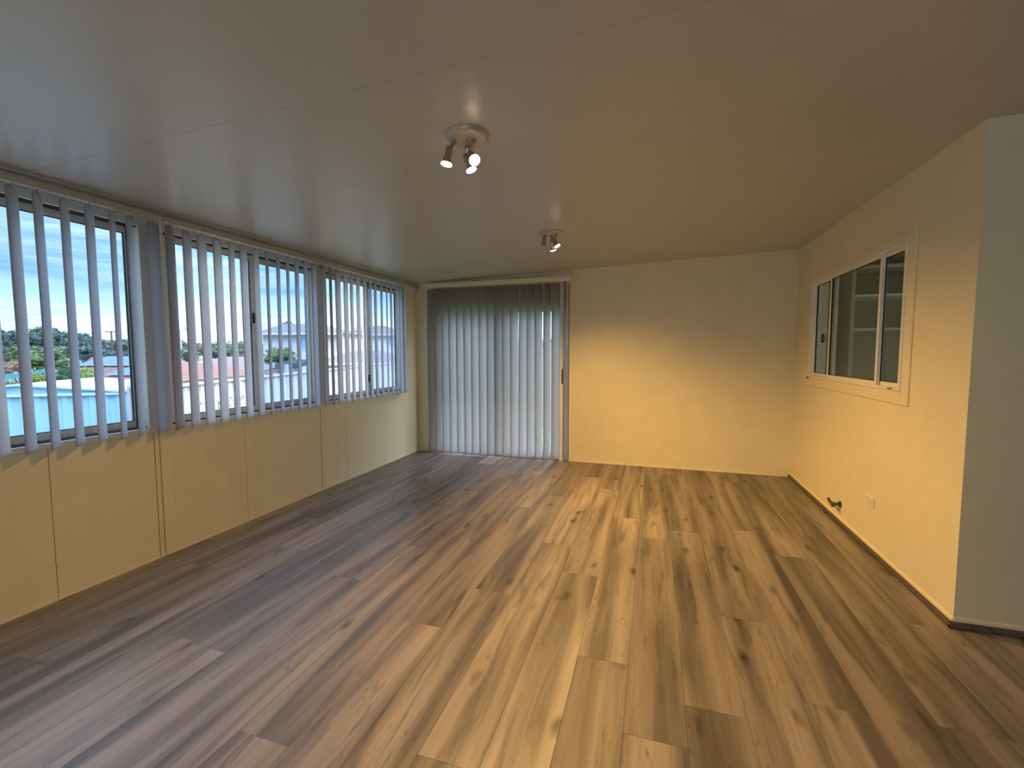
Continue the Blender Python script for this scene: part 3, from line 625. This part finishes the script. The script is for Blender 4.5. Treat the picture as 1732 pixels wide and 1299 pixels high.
# houses
RH = Vector((RGT.x, RGT.y, 0)).normalized(); FH = Vector((FWD.x, FWD.y, 0)).normalized()
def house(name, label, px0, px1, eave, ridge, r0, r1, zc, dep, roofm, wallm=M_HWALL, wins=(), zg=-4.2, over=.45, solar=(), wall_to=None):
    P0, P1 = at(px0, eave, zc), at(px1, eave, zc); ze = (P0.z + P1.z) / 2
    A = Vector((P0.x, P0.y, 0)); wdt = (Vector((P1.x, P1.y, 0)) - A).dot(RH)
    r = empty(name, (A.x, A.y, zg)); tag(r, label, 'house'); iv = Matrix.Translation((-A.x, -A.y, -zg))
    def add(o): o.parent = r; o.matrix_parent_inverse = iv; return o
    def G(u, v, z): return tuple(A + RH * u + FH * v + Vector((0, 0, z)))
    bm = bmesh.new(); hexa(bm, [G(0, 0, zg), G(wdt, 0, zg), G(wdt, dep, zg), G(0, dep, zg), G(0, 0, ze), G(wdt, 0, ze), G(wdt, dep, ze), G(0, dep, ze)]); bmesh.ops.recalc_face_normals(bm, faces=bm.faces[:]); add(mesh('walls', bm, wallm))
    ra = at(r0, ridge, zc + dep / 2); rb = at(r1, ridge, zc + dep / 2); zr = (ra.z + rb.z) / 2
    ua = (Vector((ra.x, ra.y, 0)) - A).dot(RH); ub = (Vector((rb.x, rb.y, 0)) - A).dot(RH)
    bm = bmesh.new(); o_ = over
    e_ = [bm.verts.new(G(*c)) for c in ((-o_, -o_, ze), (wdt + o_, -o_, ze), (wdt + o_, dep + o_, ze), (-o_, dep + o_, ze))]
    ra_, rb_ = bm.verts.new(G(ua, dep / 2, zr)), bm.verts.new(G(ub, dep / 2, zr))
    for f in ((e_[0], e_[1], rb_, ra_), (e_[1], e_[2], rb_), (e_[2], e_[3], ra_, rb_), (e_[3], e_[0], ra_), (e_[3], e_[2], e_[1], e_[0])): bm.faces.new(f)
    bmesh.ops.recalc_face_normals(bm, faces=bm.faces[:]); add(mesh('roof', bm, roofm))
    bm = bmesh.new(); hexa(bm, [G(-o_, -o_ - .12, ze - .14), G(wdt + o_, -o_ - .12, ze - .14), G(wdt + o_, -o_, ze - .14), G(-o_, -o_, ze - .14), G(-o_, -o_ - .12, ze + .02), G(wdt + o_, -o_ - .12, ze + .02), G(wdt + o_, -o_, ze + .02), G(-o_, -o_, ze + .02)])
    bmesh.ops.recalc_face_normals(bm, faces=bm.faces[:]); add(mesh('gutter', bm, M_HWALL))
    for (wx0, wx1, wy0, wy1) in wins:
        c0, c1 = at(wx0, wy0, zc), at(wx1, wy1, zc); u0 = (Vector((c0.x, c0.y, 0)) - A).dot(RH); u1 = (Vector((c1.x, c1.y, 0)) - A).dot(RH)
        bm = bmesh.new(); za, zb = c1.z, c0.z
        for (x0, x1, y0, y1) in ((u0, u0 + .07, za, zb), (u1 - .07, u1, za, zb), (u0 + .07, u1 - .07, za, za + .07), (u0 + .07, u1 - .07, zb - .07, zb)):
            hexa(bm, [G(x0, -.05, y0), G(x1, -.05, y0), G(x1, .02, y0), G(x0, .02, y0), G(x0, -.05, y1), G(x1, -.05, y1), G(x1, .02, y1), G(x0, .02, y1)])
        bmesh.ops.recalc_face_normals(bm, faces=bm.faces[:]); wf = add(mesh('window_frame', bm, M_HWALL))
        bm = bmesh.new(); hexa(bm, [G(u0 + .07, -.02, za + .07), G(u1 - .07, -.02, za + .07), G(u1 - .07, .01, za + .07), G(u0 + .07, .01, za + .07), G(u0 + .07, -.02, zb - .07), G(u1 - .07, -.02, zb - .07), G(u1 - .07, .01, zb - .07), G(u0 + .07, .01, zb - .07)])
        bmesh.ops.recalc_face_normals(bm, faces=bm.faces[:]); pn = mesh('window_pane', bm, M_HGLASS); pn.parent = wf
    sl = (zr - ze) / (dep / 2 + o_)
    for (sx0, sx1, t0, t1) in solar:      # panel: pixel columns, slope fractions from the eave
        vm = zc + (t0 + t1) / 2 * (dep / 2 + o_) - o_; c0, c1 = at(sx0, ridge, vm), at(sx1, ridge, vm); u0 = (Vector((c0.x, c0.y, 0)) - A).dot(RH); u1 = (Vector((c1.x, c1.y, 0)) - A).dot(RH)
        v0, v1 = t0 * (dep / 2 + o_) - o_, t1 * (dep / 2 + o_) - o_
        def Z(v, k): return ze + sl * (v + o_) + k
        bm = bmesh.new(); hexa(bm, [G(u0, v0, Z(v0, .06)), G(u1, v0, Z(v0, .06)), G(u1, v1, Z(v1, .06)), G(u0, v1, Z(v1, .06)), G(u0, v0, Z(v0, .12)), G(u1, v0, Z(v0, .12)), G(u1, v1, Z(v1, .12)), G(u0, v1, Z(v1, .12))])
        bmesh.ops.recalc_face_normals(bm, faces=bm.faces[:]); fr = add(mesh('solar_panel', bm, M_ALU)); k = .035
        bm = bmesh.new(); hexa(bm, [G(u0 + k, v0 + k, Z(v0 + k, .1)), G(u1 - k, v0 + k, Z(v0 + k, .1)), G(u1 - k, v1 - k, Z(v1 - k, .1)), G(u0 + k, v1 - k, Z(v1 - k, .1)), G(u0 + k, v0 + k, Z(v0 + k, .13)), G(u1 - k, v0 + k, Z(v0 + k, .13)), G(u1 - k, v1 - k, Z(v1 - k, .13)), G(u0 + k, v1 - k, Z(v1 - k, .13))])
        bmesh.ops.recalc_face_normals(bm, faces=bm.faces[:]); ce = mesh('cell_face', bm, M_SOLAR); ce.parent = fr
    return r
house('brick_house', 'red tiled house with blue solar panels on its roof', 128, 292, 645, 604, 158, 250, 20, 8, M_RED, solar=[(158 + 24 * i, 180 + 24 * i, .55, .93) for i in range(4)] + [(205 + 24 * i, 227 + 24 * i, .18, .52) for i in range(3)], zg=-2.6)
house('brick_house', 'small red tiled roof right of the solar panels', 300, 350, 640, 612, 306, 332, 40, 7, M_RED, zg=-3)
house('brick_house', 'low mauve tiled house with white gutters behind the fence', 352, 432, 628, 603, 372, 425, 31, 6, M_MAUVE, wins=[(372, 382, 633, 640)], zg=-3.4)
house('two_storey_house', 'white two storey house with a grey hip roof', 444, 574, 564, 548, 478, 540, 40, 10, M_GREYT, wins=[(508, 520, 568, 592), (546, 552, 572, 590), (566, 572, 574, 590)], zg=-4.2)
house('two_storey_house', 'white house with a dusty red roof and one row of solar panels', 590, 672, 566, 551, 606, 652, 64, 12, M_RED2, wins=[(596, 604, 573, 594), (629, 637, 573, 592), (655, 671, 571, 584)], solar=[(600 + 10 * i, 609 + 10 * i, .35, .9) for i in range(3)], zg=-4.4)
house('garage', 'low mauve roofed garage just over the fence end', 540, 684, 614, 593, 600, 640, 30, 6, M_MAUVE, zg=-3.4)
# carport sheet behind the fence
c0, c1 = at(443, 627, 15), at(488, 615, 15)
bm = bmesh.new(); u = (c1 - c0); v = FH * 2.4
hexa(bm, [c0, c1, c1 + v, c0 + v, c0 + Vector((0, 0, .12)), c1 + Vector((0, 0, .12)), c1 + v + Vector((0, 0, .12)), c0 + v + Vector((0, 0, .12))]); bmesh.ops.recalc_face_normals(bm, faces=bm.faces[:])
cp = empty('carport', (c0.x, c0.y, -1.8)); tag(cp, 'dark tilted carport roof just behind the long fence', 'carport'); iv = Matrix.Translation((-c0.x, -c0.y, 1.8))
o = mesh('roof_sheet', bm, M_DARKR, cp); o.matrix_parent_inverse = iv
for pnt in (c0 + u * .08, c0 + u * .92, c0 + u * .08 + v * .9, c0 + u * .92 + v * .9):
    o = box('post', (pnt.x - .05, pnt.y - .05, -1.9), (pnt.x + .05, pnt.y + .05, pnt.z), M_ALU, cp); o.matrix_parent_inverse = iv
bm = bmesh.new(); hexa(bm, [c0 - FH * .06 + Vector((0, 0, -.02)), c0 + u * .5 - FH * .06 + Vector((0, 0, -.02)), c0 + u * .5 + Vector((0, 0, -.02)), c0 + Vector((0, 0, -.02)), c0 - FH * .06 + Vector((0, 0, .16)), c0 + u * .5 - FH * .06 + Vector((0, 0, .16)), c0 + u * .5 + Vector((0, 0, .16)), c0 + Vector((0, 0, .16))]); bmesh.ops.recalc_face_normals(bm, faces=bm.faces[:])
o = mesh('fascia', bm, M_ALU, cp); o.matrix_parent_inverse = iv

# trees and shrubs: leaf clusters around a branching stem
def crown_mesh(seed, nb, leaf, nl, flat=.75, spread=.62):
    R_ = random.Random(seed); bm = bmesh.new(); cs = []
    for i in range(nb):
        a, rr = R_.uniform(0, 2*PI), R_.uniform(0, 1) ** .5 * spread; cs.append((Vector((rr * math.cos(a), rr * math.sin(a), (R_.uniform(-.55, .7)) * flat)), R_.uniform(.28, .46)))
    for c, rad in cs:
        m_ = Matrix.Translation(c) @ Matrix.Diagonal((rad * .8, rad * .8, rad * .7, 1)); bmesh.ops.create_icosphere(bm, subdivisions=1, radius=1, matrix=m_)
        for _ in range(nl):
            d_ = Vector((R_.gauss(0, 1), R_.gauss(0, 1), R_.gauss(0, 1))).normalized(); p_ = c + d_ * rad * R_.uniform(.75, 1.12)
            q_ = (d_ + Vector((R_.gauss(0, .6), R_.gauss(0, .6), R_.gauss(0, .6)))).to_track_quat('Z', 'Y'); s_ = leaf * R_.uniform(.6, 1.4)
            vs = [bm.verts.new(p_ + q_ @ Vector(k) * s_) for k in ((-1, 0, 0), (0, -.5, .1), (1, 0, 0), (0, .5, .1))]; bm.faces.new(vs)
    me = bpy.data.meshes.new('crown'); bm.to_mesh(me); bm.free(); return me
def stem_mesh(seed, h, r_):
    R_ = random.Random(seed); bm = bmesh.new(); tube(bm, [(0, 0, 0), (.02, .01, h * .5), (0, .03, h)], [r_, r_ * .8, r_ * .5], 7)
    for k in range(4):
        a = k * PI / 2 + R_.uniform(0, 1); tube(bm, [(0, .02, h * .7), (.3 * math.cos(a), .3 * math.sin(a), h * 1.05), (.5 * math.cos(a), .5 * math.sin(a), h * 1.25)], [r_ * .5, r_ * .35, r_ * .15], 5)
    me = bpy.data.meshes.new('stem'); bm.to_mesh(me); bm.free(); me.materials.append(M_BARK); return me
CR = [crown_mesh(k, 9, .10, 110) for k in range(4)]; ST = stem_mesh(3, .6, .06)
def tree(name, label, cat, px, ytop, ybot, wpx, zc, lm, k=0, group=None, zg=None):
    top, bot = at(px, ytop, zc), at(px, ybot, zc); hh = (top.z - bot.z) / 2; wr = wpx / F * zc / 2; zg = bot.z - .3 if zg is None else zg
    r = empty(name, (top.x, top.y, zg)); tag(r, label, cat, group); r.rotation_euler = (0, 0, random.uniform(0, 6))
    me = CR[k].copy(); me.materials.clear(); me.materials.append(LM[lm]); c_ = bpy.data.objects.new('crown', me); C.objects.link(c_); c_.parent = r
    c_.location = (0, 0, (top.z + bot.z) / 2 - zg); c_.scale = (wr, wr, hh * 1.02)
    s_ = bpy.data.objects.new('stem', ST); C.objects.link(s_); s_.parent = r; hgt = max(.3, bot.z + hh * .5 - zg); s_.scale = (wr * .9, wr * .9, hgt / .75)
    return r
far = [(-20, 548, 60), (8, 553, 55), (40, 556, 46), (62, 548, 40), (84, 551, 44), (112, 556, 52), (142, 562, 46), (165, 571, 40), (190, 573, 36), (212, 570, 44), (240, 573, 40), (268, 575, 44), (296, 572, 40), (322, 578, 40), (345, 576, 36), (372, 577, 44), (398, 575, 36), (425, 578, 40), (448, 580, 40)]
for i, (px, yt, wd) in enumerate(far):
    tree('distant_tree', 'dusky tree in the far tree line above the rooftops', 'tree', px, yt, 606, wd * 1.25, 92 + (i % 3) * 17, 'grey' if i % 3 else 'dark', i % 4, 'far tree line')
for i in range(11):
    tree('distant_tree', 'dusky tree in the far tree line above the rooftops', 'tree', -10 + i * 42, 580 + (i * 7) % 9, 618, 52, 60 + (i % 2) * 9, 'dark' if i % 2 else 'grey', (i + 1) % 4, 'far tree line')
tree('tall_tree', 'dark tree rising behind the grey hip roof', 'tree', 488, 537, 575, 30, 62, 'grey', 2, zg=-4)
tree('shrub', 'bushy olive green tree in front of the white two storey house', 'shrub', 478, 584, 640, 66, 18, 'green', 0, zg=-1.9)
tree('shrub', 'tall light green tree near the left edge of the view', 'shrub', 28, 578, 632, 58, 26, 'green', 1, zg=-2.4)
tree('shrub', 'wide olive tree left of the red tiled house', 'shrub', 78, 584, 640, 70, 25, 'green', 3, zg=-2.4)
tree('shrub', 'rusty leaved shrub above the teal shade cloth', 'shrub', 20, 604, 640, 46, 17, 'rust', 2, zg=-2)
tree('shrub', 'yellow green citrus bush just over the shed roof', 'shrub', 70, 628, 668, 34, 11, 'lime', 0, zg=-1.2)
tree('shrub', 'deep green shrub in front of the red tiled house', 'shrub', 106, 616, 668, 44, 12, 'deep', 1, zg=-1.3)
tree('shrub', 'yellow flecked shrub beside the red tiled roof', 'shrub', 148, 618, 668, 40, 13, 'lime', 3, zg=-1.3)
tree('shrub', 'dark low shrub behind the shed below the teal cloth', 'shrub', 15, 640, 672, 60, 10, 'deep', 2, zg=-1.2)
# shade cloth strung behind the shrubs
sc_ = empty('shade_cloth', at(5, 634, 12.5)); tag(sc_, 'teal strip of shade cloth strung behind the garden shrubs', 'shade cloth')
b0, b1 = at(-60, 640, 12.5) - sc_.location, at(80, 625, 13.5) - sc_.location
bm = bmesh.new(); g = []
for i in range(9):
    t_ = i / 8; p_ = b0 + (b1 - b0) * t_ - Vector((0, 0, .08 * math.sin(PI * t_))); g.append([bm.verts.new(p_ + o_) for o_ in (Vector((0, 0, -.09)), FH * .25 + Vector((0, 0, .09)))])
for a_, b_ in zip(g, g[1:]): bm.faces.new((a_[0], b_[0], b_[1], a_[1]))
bmesh.ops.solidify(bm, geom=bm.faces[:], thickness=.01); mesh('cloth', bm, M_TEAL, sc_)
for p_ in (b0, b1):
    bm = bmesh.new(); tube(bm, [(p_.x, p_.y, -2.2), (p_.x, p_.y, p_.z + .12)], .03, 8); mesh('post', bm, M_ALU, sc_)
# poles
def pole(name, label, px, ytop, ybot, zc, kind):
    t_, b_ = at(px, ytop, zc), at(px, ybot, zc); r = empty(name, (t_.x, t_.y, -4.5)); tag(r, label, 'pole'); h = t_.z + 4.5
    bm = bmesh.new(); tube(bm, [(0, 0, 0), (0, 0, h)], [.16, .10], 8); mesh('mast', bm, M_ALU if kind else M_BARK, r)
    bm = bmesh.new(); u = RH * (1.1 if kind else .9); tube(bm, [-u + Vector((0, 0, h - .1)), u + Vector((0, 0, h - .1))], .07, 6); mesh('crossarm', bm, M_ALU if kind else M_BARK, r)
    for s_ in (-1, 1):
        bm = bmesh.new(); c_ = u * s_ * .85 + Vector((0, 0, h)); bbox(bm, c_ - Vector((.35, .2, .15) if kind else (.1, .1, .1)), c_ + Vector((.35, .2, .35) if kind else (.1, .1, .25))); bevel(bm, .04, 1); mesh('floodlight' if kind else 'insulator', bm, M_CAP, r)
pole('floodlight_pole', 'pale floodlight mast standing above the roofs in the middle window', 305, 557, 615, 75, True)
pole('utility_pole', 'dark utility pole with crossarm behind the solar roof', 188, 560, 605, 70, False)
# weeds against the fence
for i, (px, yt, yb, z_) in enumerate(((340, 684, 740, 6.6), (374, 678, 735, 7.0), (396, 672, 730, 7.4))):
    t_, b_ = at(px, yt, z_), at(px, yb, z_); R_ = random.Random(50 + i); r = empty('fence_weed', (b_.x, b_.y, -1.0)); tag(r, ['thin dry weed nearest the floodlight pole, against the fence', 'thin dry weed, middle one of three against the fence', 'tallest thin dry weed against the fence beside the window stile'][i], 'plant')
    bm = bmesh.new(); hgt = t_.z + 1.0
    for k in range(3): tube(bm, [(0, 0, 0), (R_.uniform(-.05, .05), R_.uniform(-.05, .05), hgt * .6), (R_.uniform(-.12, .12), R_.uniform(-.12, .12), hgt * R_.uniform(.85, 1))], [.013, .010, .006], 5)
    mesh('stems', bm, M_BARK, r); bm = bmesh.new()
    for k in range(26):
        p_ = Vector((R_.uniform(-.12, .12), R_.uniform(-.12, .12), hgt * R_.uniform(.72, 1.02))); q_ = Vector((R_.gauss(0, 1), R_.gauss(0, 1), R_.gauss(0, 1))).to_track_quat('Z', 'Y')
        bm.faces.new([bm.verts.new(p_ + q_ @ Vector(k_) * .022) for k_ in ((-1, 0, 0), (0, -.5, 0), (1, 0, 0), (0, .5, 0))])
    mesh('leaves', bm, LM['grey'], r)
